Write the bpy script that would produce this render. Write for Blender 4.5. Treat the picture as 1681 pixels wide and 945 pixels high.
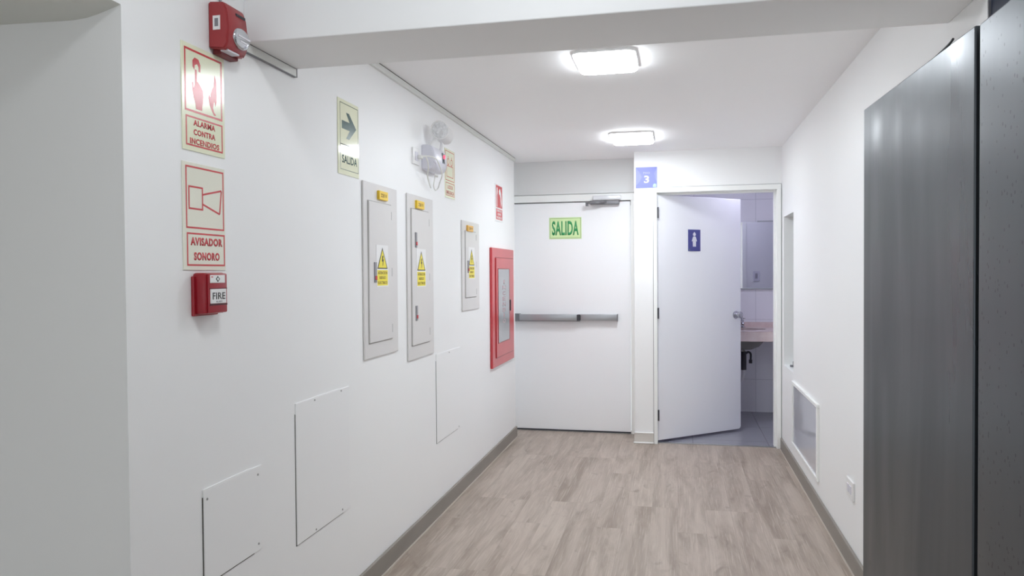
import bpy, bmesh, math, random
from mathutils import Vector, Matrix
random.seed(3)
S = bpy.context.scene
for o in list(bpy.data.objects): bpy.data.objects.remove(o)
COL = S.collection
PI = math.pi

# ---------------------------------------------------------------- camera
H = 1.415
cd = bpy.data.cameras.new('camera'); cam = bpy.data.objects.new('camera', cd); COL.objects.link(cam)
yaw, pitch, roll = 0.21543, -0.01992, -0.00718
cd.sensor_width = 36; cd.lens = 36*1240/1681; cd.clip_start = .02
fw = Vector((-math.sin(yaw)*math.cos(pitch), math.cos(yaw)*math.cos(pitch), math.sin(pitch)))
r = Vector((math.cos(yaw), math.sin(yaw), 0)); u = r.cross(fw)
r2 = r*math.cos(roll)+u*math.sin(roll); u2 = -r*math.sin(roll)+u*math.cos(roll)
M = Matrix((r2, u2, -fw)).transposed().to_4x4(); M.translation = (0, 0, H)
cam.matrix_world = M
S.camera = cam

# ---------------------------------------------------------------- world, exposure, lamp strengths
w = bpy.data.worlds.new('world'); S.world = w; w.use_nodes = True
w.node_tree.nodes['Background'].inputs[0].default_value = (.9, .95, 1, 1)
w.node_tree.nodes['Background'].inputs[1].default_value = 1.0
vs = S.view_settings
vs.view_transform = 'Standard'; vs.look = 'None'; vs.gamma = 1; S.cycles.max_bounces = 24; S.cycles.diffuse_bounces = 16; S.cycles.glossy_bounces = 6
vs.exposure = 0.42; vs.use_curve_mapping = False
LAMP = 34.0          # emission of the corridor ceiling panels
LAMP_FILL = 28.0     # emission of the added, unseen fill panel over the near corridor
LAMP_BATH = 11.0      # washroom panel

# ---------------------------------------------------------------- materials
def mat(name, col, rough=.5, metal=0, emit=None, es=0, coat=0, spec=.5):
    m = bpy.data.materials.new(name); m.use_nodes = True
    b = m.node_tree.nodes['Principled BSDF']
    b.inputs['Base Color'].default_value = (*col, 1); b.inputs['Roughness'].default_value = rough
    b.inputs['Metallic'].default_value = metal; b.inputs['Specular IOR Level'].default_value = spec
    if coat: b.inputs['Coat Weight'].default_value = coat; b.inputs['Coat Roughness'].default_value = .05
    if emit: b.inputs['Emission Color'].default_value = (*emit, 1); b.inputs['Emission Strength'].default_value = es
    return m
def nt(m):
    t = m.node_tree; return t, t.nodes, t.links, t.nodes['Principled BSDF']
def sr(r_, g, b):   # sRGB 0-255 to linear
    f = lambda c: (c/255/12.92) if c/255 <= .04045 else ((c/255+.055)/1.055)**2.4
    return (f(r_), f(g), f(b))
def noisy(m, a, b, scale=(3, 3, 3), detail=4, bump=0, coords='Object', bs=None):
    t, N, L, P = nt(m)
    tc = N.new('ShaderNodeTexCoord'); mp = N.new('ShaderNodeMapping'); mp.inputs['Scale'].default_value = scale
    no = N.new('ShaderNodeTexNoise'); no.inputs['Scale'].default_value = 1; no.inputs['Detail'].default_value = detail
    L.new(tc.outputs[coords], mp.inputs[0]); L.new(mp.outputs[0], no.inputs['Vector'])
    cr = N.new('ShaderNodeValToRGB'); cr.color_ramp.elements[0].position = .3; cr.color_ramp.elements[1].position = .7
    cr.color_ramp.elements[0].color = (*a, 1); cr.color_ramp.elements[1].color = (*b, 1)
    L.new(no.outputs['Fac'], cr.inputs[0]); L.new(cr.outputs[0], P.inputs['Base Color'])
    if bump:
        n2 = N.new('ShaderNodeTexNoise'); n2.inputs['Scale'].default_value = bs or 60; n2.inputs['Detail'].default_value = 3
        L.new(tc.outputs[coords], n2.inputs['Vector'])
        bp = N.new('ShaderNodeBump'); bp.inputs['Strength'].default_value = bump; bp.inputs['Distance'].default_value = .002
        L.new(n2.outputs['Fac'], bp.inputs['Height']); L.new(bp.outputs[0], P.inputs['Normal'])
    return m
wall_m = noisy(mat('white_wall_paint', (.8, .8, .8), .45), sr(243, 244, 245), sr(246, 247, 247), (.8, .8, .8), 2, .15, bs=25)
ceil_m = noisy(mat('white_ceiling_paint', (.8, .8, .8), .7), sr(249, 249, 251), sr(251, 251, 252), (.7, .7, .7), 2, .1, bs=30)
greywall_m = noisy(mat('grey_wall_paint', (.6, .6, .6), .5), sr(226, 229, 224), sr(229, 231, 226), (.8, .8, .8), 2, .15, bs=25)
header_m = noisy(mat('header_paint', (.6, .6, .6), .55), sr(240, 241, 242), sr(243, 244, 244), (.8, .8, .8), 2)
door_m = noisy(mat('white_door_paint', (.8, .8, .8), .3), sr(247, 249, 252), sr(249, 250, 252), (.8, .8, .8), 2, .1, bs=12)
leaf_m = noisy(mat('pale_door_enamel', (.8, .8, .8), .28), sr(243, 244, 250), sr(245, 246, 251), (.8, .8, .8), 2, .1, bs=12)
frame_m = mat('white_frame_enamel', sr(246, 248, 246), .3)
base_m = noisy(mat('taupe_baseboard', (.2, .2, .2), .45), sr(138, 133, 126), sr(148, 142, 134), (9, 3, 9), 4)
gap_shade_m = mat('dark_gap_shade', sr(70, 68, 62), .8)
trunk_m = mat('cable_trunking', sr(222, 224, 220), .45)
red_m = noisy(mat('red_enamel', (.5, .05, .05), .3, coat=.3), sr(196, 58, 64), sr(204, 64, 70), (4, 4, 4))
dred_m = noisy(mat('dark_red_plastic', (.4, .03, .04), .3), sr(152, 24, 38), sr(162, 30, 44), (8, 8, 8))
sign_m = noisy(mat('cream_glow_plastic', (.8, .8, .7), .17), sr(238, 241, 212), sr(241, 243, 216), (3, 3, 3))
sign2_m = noisy(mat('cream_gloss_plastic', (.8, .8, .7), .06), sr(238, 241, 212), sr(241, 243, 216), (3, 3, 3))
signp_m = noisy(mat('pale_sign_plastic', (.8, .8, .7), .14), sr(234, 234, 218), sr(238, 237, 222), (3, 3, 3))
white_m = mat('white_plastic', sr(238, 238, 238), .35)
redink_m = mat('red_ink', sr(203, 62, 68), .25)
redink2_m = mat('red_ink_light', sr(206, 92, 84), .25)
green_m = mat('dark_green_ink', sr(58, 92, 88), .25)
green2_m = mat('grey_green_ink', sr(98, 110, 92), .25)
green3_m = mat('bright_green_ink', sr(48, 150, 88), .25)
lime_m = mat('lime_sign_plastic', sr(214, 240, 180), .15)
panel_m = noisy(mat('pale_panel_enamel', (.7, .7, .7), .28), sr(219, 217, 216), sr(223, 221, 219), (2, 2, 2))
yellow_m = mat('yellow_vinyl', sr(242, 226, 52), .35)
tag_m = mat('yellow_tag_plastic', sr(244, 206, 52), .35)
tago_m = mat('amber_tag_plastic', sr(236, 186, 92), .35)
black_m = mat('black_ink', sr(40, 38, 36), .4)
brown_m = mat('brown_ink', sr(120, 84, 30), .4)
steel_m = mat('brushed_aluminium', sr(178, 180, 184), .32, .75)
lat_m = mat('grey_latch', sr(130, 130, 134), .35, .5)
chrome_m = mat('chrome', sr(200, 200, 205), .12, 1)
dark_m = mat('dark_metal', sr(70, 70, 76), .4, .6)
blue_m = mat('blue_sign_vinyl', sr(118, 126, 205), .4)
navy_m = mat('navy_sign_plastic', sr(72, 74, 142), .3)
navybox_m = mat('navy_board', sr(38, 46, 66), .5)
pink_m = noisy(mat('blush_stone_counter', (.7, .6, .6), .25), sr(222, 200, 196), sr(236, 222, 218), (12, 12, 12), 6)
basin_m = mat('grey_basin', sr(175, 174, 168), .25)
clear_m = mat('clear_strobe_plastic', sr(205, 207, 212), .14, .75)
hand_m = mat('grey_handle', sr(150, 148, 152), .4, .4)
led_m = mat('red_led', sr(255, 60, 80), .3, emit=sr(255, 60, 80), es=2.5)
lens_m = noisy(mat('lamp_lens', (.7, .7, .7), .12), sr(205, 206, 208), sr(232, 233, 236), (60, 60, 60), 2)
lil_m = mat('pale_lilac_plastic', sr(222, 222, 232), .3)
cord_m = mat('white_cord', sr(232, 232, 228), .45)
glassy_m = mat('silver_mirror', sr(205, 206, 214), .03, 1)
frost_m = mat('grey_window_glass', sr(150, 158, 154), .08, spec=.8)
glossw_m = mat('glossy_acrylic_sheet', sr(205, 207, 214), .06, spec=.9)
caseglass_m = noisy(mat('case_glass', (.4, .4, .4), .08, spec=.9), sr(158, 162, 166), sr(168, 172, 176), (2, 2, 2))
rubber_m = mat('black_rubber', sr(58, 58, 64), .5)
lamp_m = mat('lit_panel', (1, 1, 1), .5, emit=(.90, .955, 1), es=LAMP)
fill_m = mat('fill_panel', (1, 1, 1), .5, emit=(.93, .97, 1), es=LAMP_FILL)
lampb_m = mat('lit_panel_washroom', (1, 1, 1), .5, emit=(.80, .80, 1), es=LAMP_BATH)

def tile_mat(name, col, grout, sx, sy, ox, oy, ax=(0, 1), rough=.25, gw=.004):
    m = mat(name, col, rough); t, N, L, P = nt(m)
    tc = N.new('ShaderNodeTexCoord'); sp = N.new('ShaderNodeSeparateXYZ'); L.new(tc.outputs['Object'], sp.inputs[0])
    fac = None
    for a, s, o in ((ax[0], sx, ox), (ax[1], sy, oy)):
        ad = N.new('ShaderNodeMath'); ad.operation = 'ADD'; ad.inputs[1].default_value = 20*s-o; L.new(sp.outputs[a], ad.inputs[0])
        mo = N.new('ShaderNodeMath'); mo.operation = 'MODULO'; mo.inputs[1].default_value = s; L.new(ad.outputs[0], mo.inputs[0])
        lt = N.new('ShaderNodeMath'); lt.operation = 'LESS_THAN'; lt.inputs[1].default_value = gw; L.new(mo.outputs[0], lt.inputs[0])
        if fac is None: fac = lt
        else:
            mx = N.new('ShaderNodeMath'); mx.operation = 'MAXIMUM'; L.new(fac.outputs[0], mx.inputs[0]); L.new(lt.outputs[0], mx.inputs[1]); fac = mx
    mi = N.new('ShaderNodeMixRGB'); mi.inputs[1].default_value = (*col, 1); mi.inputs[2].default_value = (*grout, 1)
    L.new(fac.outputs[0], mi.inputs[0]); L.new(mi.outputs[0], P.inputs['Base Color'])
    return m
bathtile_m = tile_mat('white_wall_tile', sr(240, 240, 246), sr(206, 206, 214), .6, .6, .765, .33, (0, 2))
bathfloor_m = tile_mat('grey_floor_tile', sr(140, 140, 150), sr(104, 104, 112), .6, .6, .72, 7.12, (0, 1), .22, .005)

# floor planks
floor_m = mat('weathered_oak_planks', (.4, .35, .3), .38, spec=.35)
def build_floor():
    t, N, L, P = nt(floor_m)
    tc = N.new('ShaderNodeTexCoord'); sp = N.new('ShaderNodeSeparateXYZ'); L.new(tc.outputs['Object'], sp.inputs[0])
    cb = N.new('ShaderNodeCombineXYZ'); L.new(sp.outputs[1], cb.inputs[0]); L.new(sp.outputs[0], cb.inputs[1])
    br = N.new('ShaderNodeTexBrick'); L.new(cb.outputs[0], br.inputs['Vector'])
    br.offset = .37; br.offset_frequency = 3
    for k, v in (('Scale', 1), ('Mortar Size', .0008), ('Mortar Smooth', .3), ('Bias', 0), ('Brick Width', 1.15), ('Row Height', .152)): br.inputs[k].default_value = v
    br.inputs['Color1'].default_value = (.0, .0, .0, 1); br.inputs['Color2'].default_value = (1, 1, 1, 1); br.inputs['Mortar'].default_value = (.4, .4, .4, 1)
    # per-plank shift of the grain
    sh = N.new('ShaderNodeVectorMath'); sh.operation = 'MULTIPLY_ADD'; sh.inputs[1].default_value = (7, 13, 3); L.new(br.outputs['Color'], sh.inputs[0]); L.new(tc.outputs['Object'], sh.inputs[2])
    def noise(scale, detail, rough=.5, dist=0, scl=1):
        mp = N.new('ShaderNodeMapping'); mp.inputs['Scale'].default_value = scale; L.new(sh.outputs[0], mp.inputs[0])
        no = N.new('ShaderNodeTexNoise'); no.inputs['Scale'].default_value = scl; no.inputs['Detail'].default_value = detail; no.inputs['Roughness'].default_value = rough; no.inputs['Distortion'].default_value = dist
        L.new(mp.outputs[0], no.inputs['Vector']); return no
    big = noise((8.5, 1.15, 1), 6, .62, .7); fine = noise((150, 4, 1), 4, .6, .3); knot = noise((9, 4.5, 1), 3, .55, 1.2)
    def mix(a, b, fac, mode='MIX', f=None):
        n = N.new('ShaderNodeMixRGB'); n.blend_type = mode
        for i, x in ((1, a), (2, b)):
            if isinstance(x, tuple): n.inputs[i].default_value = (*x, 1)
            else: L.new(x, n.inputs[i])
        if isinstance(fac, float): n.inputs[0].default_value = fac
        else: L.new(fac, n.inputs[0])
        return n.outputs[0]
    def ramp(src, a, b):
        n = N.new('ShaderNodeMapRange'); n.inputs[1].default_value = a; n.inputs[2].default_value = b; L.new(src, n.inputs[0]); return n.outputs[0]
    c = mix(sr(138, 123, 111), sr(188, 174, 163), ramp(big.outputs['Fac'], .36, .62))
    pl = mix(sr(145, 131, 117), sr(184, 171, 158), br.outputs['Color'])
    c = mix(c, pl, .34)
    c = mix(c, sr(198, 186, 175), ramp(fine.outputs['Fac'], .52, .82))
    d = N.new('ShaderNodeMath'); d.operation = 'MULTIPLY'; d.inputs[1].default_value = .55; L.new(ramp(knot.outputs['Fac'], .62, .78), d.inputs[0])
    c = mix(c, sr(112, 98, 87), d.outputs[0])
    d2 = N.new('ShaderNodeMath'); d2.operation = 'MULTIPLY'; d2.inputs[1].default_value = .4; L.new(br.outputs['Fac'], d2.inputs[0])
    c = mix(c, sr(110, 100, 92), d2.outputs[0])
    L.new(c, P.inputs['Base Color'])
    bp = N.new('ShaderNodeBump'); bp.inputs['Strength'].default_value = .12; bp.inputs['Distance'].default_value = .001
    L.new(fine.outputs['Fac'], bp.inputs['Height']); L.new(bp.outputs[0], P.inputs['Normal'])
build_floor()

# cabinet steel: grey enamel, vertical wipe streaks in the gloss, specks
def cabinet_mat(name, streak, speck, rg=.33):
    m = mat(name, sr(96, 101, 106), .34, .55); t, N, L, P = nt(m)
    tc = N.new('ShaderNodeTexCoord')
    mp = N.new('ShaderNodeMapping'); mp.inputs['Scale'].default_value = (7, 7, 1.1); L.new(tc.outputs['Object'], mp.inputs[0])
    no = N.new('ShaderNodeTexNoise'); no.inputs['Scale'].default_value = 1; no.inputs['Detail'].default_value = 5; no.inputs['Distortion'].default_value = .4; L.new(mp.outputs[0], no.inputs['Vector'])
    mr = N.new('ShaderNodeMapRange'); mr.inputs[1].default_value = .3; mr.inputs[2].default_value = .7
    mr.inputs[3].default_value = rg-streak; mr.inputs[4].default_value = rg+streak; L.new(no.outputs['Fac'], mr.inputs[0]); L.new(mr.outputs[0], P.inputs['Roughness'])
    vo = N.new('ShaderNodeTexVoronoi'); vo.inputs['Scale'].default_value = 80; mp2 = N.new('ShaderNodeMapping'); mp2.inputs['Scale'].default_value = (1, 1, .8)
    L.new(tc.outputs['Object'], mp2.inputs[0]); L.new(mp2.outputs[0], vo.inputs['Vector'])
    lt = N.new('ShaderNodeMath'); lt.operation = 'LESS_THAN'; lt.inputs[1].default_value = speck; L.new(vo.outputs['Distance'], lt.inputs[0])
    mi = N.new('ShaderNodeMixRGB'); mi.inputs[1].default_value = (*sr(74, 79, 84), 1); mi.inputs[2].default_value = (*sr(46, 48, 54), 1)
    L.new(lt.outputs[0], mi.inputs[0]); L.new(mi.outputs[0], P.inputs['Base Color'])
    bp = N.new('ShaderNodeBump'); bp.inputs['Strength'].default_value = .05; bp.inputs['Distance'].default_value = .002; L.new(no.outputs['Fac'], bp.inputs['Height']); L.new(bp.outputs[0], P.inputs['Normal'])
    return m
cabA_m = cabinet_mat('streaked_steel_enamel', .09, .03, .33)
cabB_m = cabinet_mat('speckled_steel_enamel', .05, .19, .34)

# ---------------------------------------------------------------- mesh helpers
def box(bm, x0, x1, y0, y1, z0, z1, bev=0, seg=2, m=None):
    vs_ = [bm.verts.new((x, y, z)) for x in (x0, x1) for y in (y0, y1) for z in (z0, z1)]
    f = []
    for q in ((0, 1, 3, 2), (4, 6, 7, 5), (0, 4, 5, 1), (2, 3, 7, 6), (0, 2, 6, 4), (1, 5, 7, 3)):
        f.append(bm.faces.new([vs_[i] for i in q]))
    if bev:
        es = set(e for a in f for e in a.edges)
        bmesh.ops.bevel(bm, geom=list(es), offset=bev, segments=seg, affect='EDGES', profile=.5)
def prism(bm, pts, y0, y1):           # polygon in x,z extruded along y
    a = [bm.verts.new((x, y0, z)) for x, z in pts]; b = [bm.verts.new((x, y1, z)) for x, z in pts]
    bm.faces.new(a); bm.faces.new(b[::-1]); n = len(pts)
    for i in range(n): bm.faces.new((a[i], b[i], b[(i+1) % n], a[(i+1) % n]))
def ring(bm, x0, x1, z0, z1, wd, y0, y1):   # rectangular outline
    box(bm, x0, x1, y0, y1, z1-wd, z1); box(bm, x0, x1, y0, y1, z0, z0+wd)
    box(bm, x0, x0+wd, y0, y1, z0+wd, z1-wd); box(bm, x1-wd, x1, y0, y1, z0+wd, z1-wd)
def lathe(bm, prof, n=32, axis='z', c=(0, 0, 0), rot=None):
    rows = []
    for rr, h in prof:
        row = []
        for k in range(n):
            a = 2*PI*k/n
            v = Vector((rr*math.cos(a), rr*math.sin(a), h)) if axis == 'z' else (Vector((rr*math.cos(a), h, rr*math.sin(a))) if axis == 'y' else Vector((h, rr*math.cos(a), rr*math.sin(a))))
            if rot: v = rot @ v
            row.append(bm.verts.new(v+Vector(c)))
        rows.append(row)
    for i in range(len(rows)-1):
        for k in range(n): bm.faces.new((rows[i][k], rows[i][(k+1) % n], rows[i+1][(k+1) % n], rows[i+1][k]))
    bm.faces.new(rows[0][::-1]); bm.faces.new(rows[-1])
def tube(bm, pts, rad, n=10):
    pts = [Vector(p) for p in pts]; rows = []
    for i, p in enumerate(pts):
        t = (pts[min(i+1, len(pts)-1)]-pts[max(i-1, 0)]).normalized()
        a = t.orthogonal().normalized() if i == 0 else (pa - t*pa.dot(t)).normalized()
        pa = a; b = t.cross(a); rd = rad[i] if isinstance(rad, (list, tuple)) else rad
        rows.append([bm.verts.new(p+(a*math.cos(2*PI*k/n)+b*math.sin(2*PI*k/n))*rd) for k in range(n)])
    for i in range(len(rows)-1):
        for k in range(n): bm.faces.new((rows[i][k], rows[i][(k+1) % n], rows[i+1][(k+1) % n], rows[i+1][k]))
    bm.faces.new(rows[0][::-1]); bm.faces.new(rows[-1])
def smooth_path(pts, n=6):
    P_ = [Vector(p) for p in pts]; P_ = [P_[0]]+P_+[P_[-1]]; out = []
    for i in range(1, len(P_)-2):
        for k in range(n):
            t = k/n; a, b, c, d = P_[i-1:i+3]
            out.append(.5*((2*b)+(-a+c)*t+(2*a-5*b+4*c-d)*t*t+(-a+3*b-3*c+d)*t**3))
    out.append(P_[-2]); return out
def obj(name, bm, m, parent=None, smooth=False):
    bmesh.ops.recalc_face_normals(bm, faces=bm.faces)
    me = bpy.data.meshes.new(name); bm.to_mesh(me); bm.free(); me.materials.append(m)
    if smooth:
        for p in me.polygons: p.use_smooth = True
        try: me.set_sharp_from_angle(angle=.7)
        except Exception: pass
    o = bpy.data.objects.new(name, me); COL.objects.link(o)
    if parent: o.parent = parent
    return o
def mk(f):
    bm = bmesh.new(); f(bm); return bm
def B(name, m, parent, *dims, bev=0, smooth=False, label=None):
    o = obj(name, mk(lambda bm: [box(bm, *d, bev=bev) for d in dims]), m, parent, smooth)
    if label: o['label'] = label
    return o
def tag(o, label, cat, group=None, kind=None):
    o['label'] = label; o['category'] = cat
    if group: o['group'] = group
    if kind: o['kind'] = kind
    return o
def thing(name, loc, rz, label, cat, group=None, kind=None):
    o = bpy.data.objects.new(name, None); COL.objects.link(o); o.empty_display_size = .1
    o.location = loc; o.rotation_euler = (0, 0, rz); return tag(o, label, cat, group, kind)
def struct(name, m, label, cat, *dims, bev=0):
    return tag(B(name, m, None, *dims, bev=bev), label, cat, kind='structure')
def text_bm(bm, body, cx, cz, wd, ht, y0, th=.0004, bold=0.0):
    """flat lettering, centred on (cx, cz), exactly wd x ht, standing out from the plane y0"""
    c = bpy.data.curves.new('t', 'FONT'); c.body = body; c.size = 1; c.offset = bold; c.space_character = 1+bold*2.4; c.resolution_u = 3
    o = bpy.data.objects.new('t', c); COL.objects.link(o)
    me = bpy.data.meshes.new_from_object(o.evaluated_get(bpy.context.evaluated_depsgraph_get()))
    xs = [v.co.x for v in me.vertices]; ys = [v.co.y for v in me.vertices]
    x0, x1, y_0, y_1 = min(xs), max(xs), min(ys), max(ys)
    b2 = bmesh.new(); b2.from_mesh(me)
    for v in b2.verts:
        v.co = Vector((cx+((v.co.x-x0)/(x1-x0)-.5)*wd, y0, cz+((v.co.y-y_0)/(y_1-y_0)-.5)*ht))
    ext = bmesh.ops.extrude_face_region(b2, geom=list(b2.faces))
    for v in [g for g in ext['geom'] if isinstance(g, bmesh.types.BMVert)]: v.co.y -= th
    tmp = bpy.data.meshes.new('t2'); b2.to_mesh(tmp); b2.free(); bm.from_mesh(tmp)
    bpy.data.objects.remove(o); bpy.data.curves.remove(c); bpy.data.meshes.remove(me); bpy.data.meshes.remove(tmp)

# ---------------------------------------------------------------- room constants
XL, XR, YJ, YC, YE, YW, ZC = -1.369, .811, 1.665, 6.37, 6.64, 6.304, 2.40
ZN = 2.78           # ceiling of the near part
YB = 7.9            # washroom back wall
LEFT, BACK, RIGHT = PI/2, 0, -PI/2
def near(y, z, off):  # a point measured on the left wall plane, carried onto a surface standing off it
    s = (abs(XL)-off)/abs(XL); return y*s, H+(z-H)*s

# ---------------------------------------------------------------- shell
struct('floor', floor_m, 'weathered grey-brown oak plank floor of the corridor', 'floor', (-3.1, 1.0, -3.1, 6.80, -.08, 0))
tag(obj('floor_washroom', mk(lambda bm: box(bm, -.345, 1.35, YW+.05, YB, -.05, .004)), bathfloor_m), 'grey tiled washroom floor seen through the open doorway', 'floor', kind='structure')
struct('threshold_trim', steel_m, 'thin metal strip between plank floor and washroom tiles', 'threshold', (-.16, .771, YW+.03, YW+.052, .0, .006))
struct('ceiling', ceil_m, 'white flat ceiling over the far corridor', 'ceiling', (-1.6, 1.4, 2.55, YB+.1, ZC, ZC+.1))
struct('ceiling_near', ceil_m, 'higher white ceiling over the near corridor', 'ceiling', (-3.1, 1.0, -3.1, 2.22, ZN, ZN+.1))
# beam, its ends run into both walls
struct('ceiling_beam', header_m, 'wide white beam crossing the corridor under the ceiling', 'beam', (XL, XR, 2.222, 2.553, 2.166, ZN+.1), bev=.004)
wl = mk(lambda bm: (box(bm, XL-.2, XL, YJ, YC, 0, ZN+.1), box(bm, -3.1, XL-.2, YJ, YJ+.15, 0, ZN+.1), box(bm, XL-.2, XL, -3.1, YJ, 2.099, ZN+.1),
                    box(bm, XL-.3, XL-.125, YC, YE+.15, 0, ZC)))
tag(obj('wall_left', wl, wall_m), 'long white left corridor wall carrying signs and panels', 'wall', kind='structure')
# soffit inside the left opening, its plaster sagging away from the wall edge
prof = [(XL, 2.099), (-1.385, 2.094), (-1.41, 2.087), (-1.44, 2.079), (-1.47, 2.073), (-1.51, 2.070), (-1.60, 2.072), (-1.75, 2.076), (-3.0, 2.08), (-3.0, 2.3), (XL-.201, 2.3), (XL-.201, 2.1)]
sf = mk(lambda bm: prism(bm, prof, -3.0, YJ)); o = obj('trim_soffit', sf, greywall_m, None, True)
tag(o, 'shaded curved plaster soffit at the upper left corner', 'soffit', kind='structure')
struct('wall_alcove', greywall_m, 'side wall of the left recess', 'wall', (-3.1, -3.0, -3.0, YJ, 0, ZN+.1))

# right wall with the window recess cut out
NY0, NY1, NZ0, NZ1 = 5.70, 6.20, .685, 1.835
wr = mk(lambda bm: (box(bm, XR, XR+.2, -3.1, NY0, 0, ZN+.1), box(bm, XR, XR+.2, NY1, YW+.05, 0, ZC), box(bm, XR, XR+.2, NY0, NY1, 0, NZ0), box(bm, XR, XR+.2, NY0, NY1, NZ1, ZC)))
tag(obj('wall_right', wr, wall_m), 'white right corridor wall with recessed window', 'wall', kind='structure')
# back walls: exit header, pillar, washroom wall
struct('wall_exit', noisy(mat('shade_toned_wall', (.6, .6, .6), .5), sr(224, 226, 226), sr(227, 228, 228), (.8, .8, .8), 2), 'wall strip above the exit door, its shade painted in as grey', 'wall', (-1.52, -.345, YE, YE+.14, 2.107, ZC))  # darker copy of the wall colour, shade of the header painted in
wb = mk(lambda bm: (box(bm, -.345, -.18, YW, YE+.3, 0, ZC), box(bm, -.18, .79, YW, YW+.1, 2.09, ZC), box(bm, .79, XR+.6, YW, YW+.1, 0, ZC)))
tag(obj('wall_back', wb, wall_m), 'white back wall and narrow pillar around the washroom doorway', 'wall', kind='structure')
tag(obj('wall_washroom', mk(lambda bm: (box(bm, -.4, 1.4, YB, YB+.1, 0, ZC), box(bm, 1.35, 1.45, YW+.1, YB, 0, ZC), box(bm, -.4, -.345, YE+.3, YB, 0, ZC))), bathtile_m), 'pale tiled walls inside the washroom', 'wall', kind='structure')

# baseboards
def baseb(name, label, *d):
    return struct(name, base_m, label, 'baseboard', *d, bev=.004)
baseb('baseboard_left', 'taupe baseboard running along the left wall', (XL, XL+.015, YJ, YC-.005, 0, .092))
baseb('baseboard_right', 'taupe baseboard running along the right wall', (XR-.015, XR, 1.9, YW-.02, 0, .092))
B('floor_bead', mat('bead', sr(196, 186, 176), .4), bpy.data.objects['baseboard_left'], (XL+.015, XL+.022, YJ, YC-.005, 0, .006))
B('floor_bead', bpy.data.materials['bead'], bpy.data.objects['baseboard_right'], (XR-.022, XR-.015, 1.9, YW-.02, 0, .006))
# pillar foot tile with glossy metal strips
t = thing('trim_1', (0, 0, 0), 0, 'white glossy tile skirting with bright strips at the pillar foot', 'skirting', kind='structure')
B('skirting_tile', mat('glazed_tile', sr(216, 212, 206), .2), t, (-.350, -.192, YW-.010, YW, .006, .084), bev=.002)
brt = mat('bright_strip', sr(250, 250, 250), .12, .2)
B('metal_strip', brt, t, (-.352, -.192, YW-.014, YW, .082, .094), bev=.004, smooth=True)
B('metal_strip', brt, t, (-.358, -.192, YW-.020, YW, 0, .013), bev=.005, smooth=True)
# cable trunking
t = thing('trim_2', (0, 0, 0), 0, 'slim white cable trunking along the top of the left wall', 'trunking', kind='structure')
B('trunking_cover', trunk_m, t, (XL, XL+.014, 2.553, YC, ZC-.032, ZC-.004), bev=.002)
B('shadow_gap', gap_shade_m, t, (XL, XL+.012, 2.553, YC, ZC-.004, ZC))
t = thing('cable_trunking', (XL, 2.2, 2.15), 0, 'short flat grey-edged trunking under the beam beside the red strobe', 'trunking')
B('trunking_cover', trunk_m, t, (0, .012, .0, .345, -.014, .014), bev=.0015)
B('edge_seal', lat_m, t, (0, .0125, .0, .348, .0138, .0158)); B('edge_seal', lat_m, t, (0, .0125, .0, .348, -.0152, -.0138))
B('end_cap', lat_m, t, (0, .0135, .345, .348, -.0155, .016))

# ---------------------------------------------------------------- exit door (door_1)
t = thing('door_1', (0, YE, 0), 0, 'white exit door with silver push bar at the corridor end', 'door', kind='structure')
B('door_leaf', door_m, t, (-1.49, -.399, .012, .055, .016, 2.032), bev=.002)
B('door_frame', frame_m, t, (-1.49, -.345, 0, .07, 2.041, 2.103), (-.394, -.345, 0, .07, 0, 2.041), bev=.0015)
B('frame_gap', gap_shade_m, t, (-1.49, -.345, .04, .072, 2.0, 2.107))
B('door_sweep', dark_m, t, (-1.49, -.399, .006, .05, .006, .016))
pb = B('panic_bar', steel_m, t, (-1.42, -.862, -.055, -.03, .990, 1.047), bev=.004, smooth=True)
B('bar_rail', steel_m, pb, (-.835, -.510, -.036, .012, .992, 1.047), bev=.003, smooth=True, label='right fixed rail')
B('bar_housing', lat_m, pb, (-1.425, -.84, -.03, .012, .984, 1.040), bev=.003)
B('bar_latch', rubber_m, pb, (-.862, -.834, -.052, .0, .995, 1.045), bev=.002, label='dark latch block')
B('bar_end_cap', lat_m, pb, (-1.43, -1.375, -.058, .012, .983, 1.052), bev=.004); B('bar_end_cap', lat_m, pb, (-.514, -.506, -.038, .012, .990, 1.049), bev=.001)
dc = B('door_closer', mat('pale_closer_enamel', sr(226, 228, 232), .3, .2), t, (-.715, -.475, -.06, .0, 2.040, 2.082), bev=.010, smooth=True)
B('closer_bracket', lat_m, dc, (-.74, -.49, -.045, .012, 2.006, 2.040), bev=.003)
obj('closer_arm', mk(lambda bm: (tube(bm, smooth_path([(-.60, -.045, 2.028), (-.66, -.09, 2.018), (-.75, -.10, 2.018), (-.765, -.07, 2.018)]), .007), tube(bm, [(-.765, -.07, 2.018), (-.69, -.015, 2.016)], .006), lathe(bm, [(.012, 1.99), (.012, 2.03)], 16, 'z', (-.765, -.07, 0)))), lat_m, dc, True)

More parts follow.
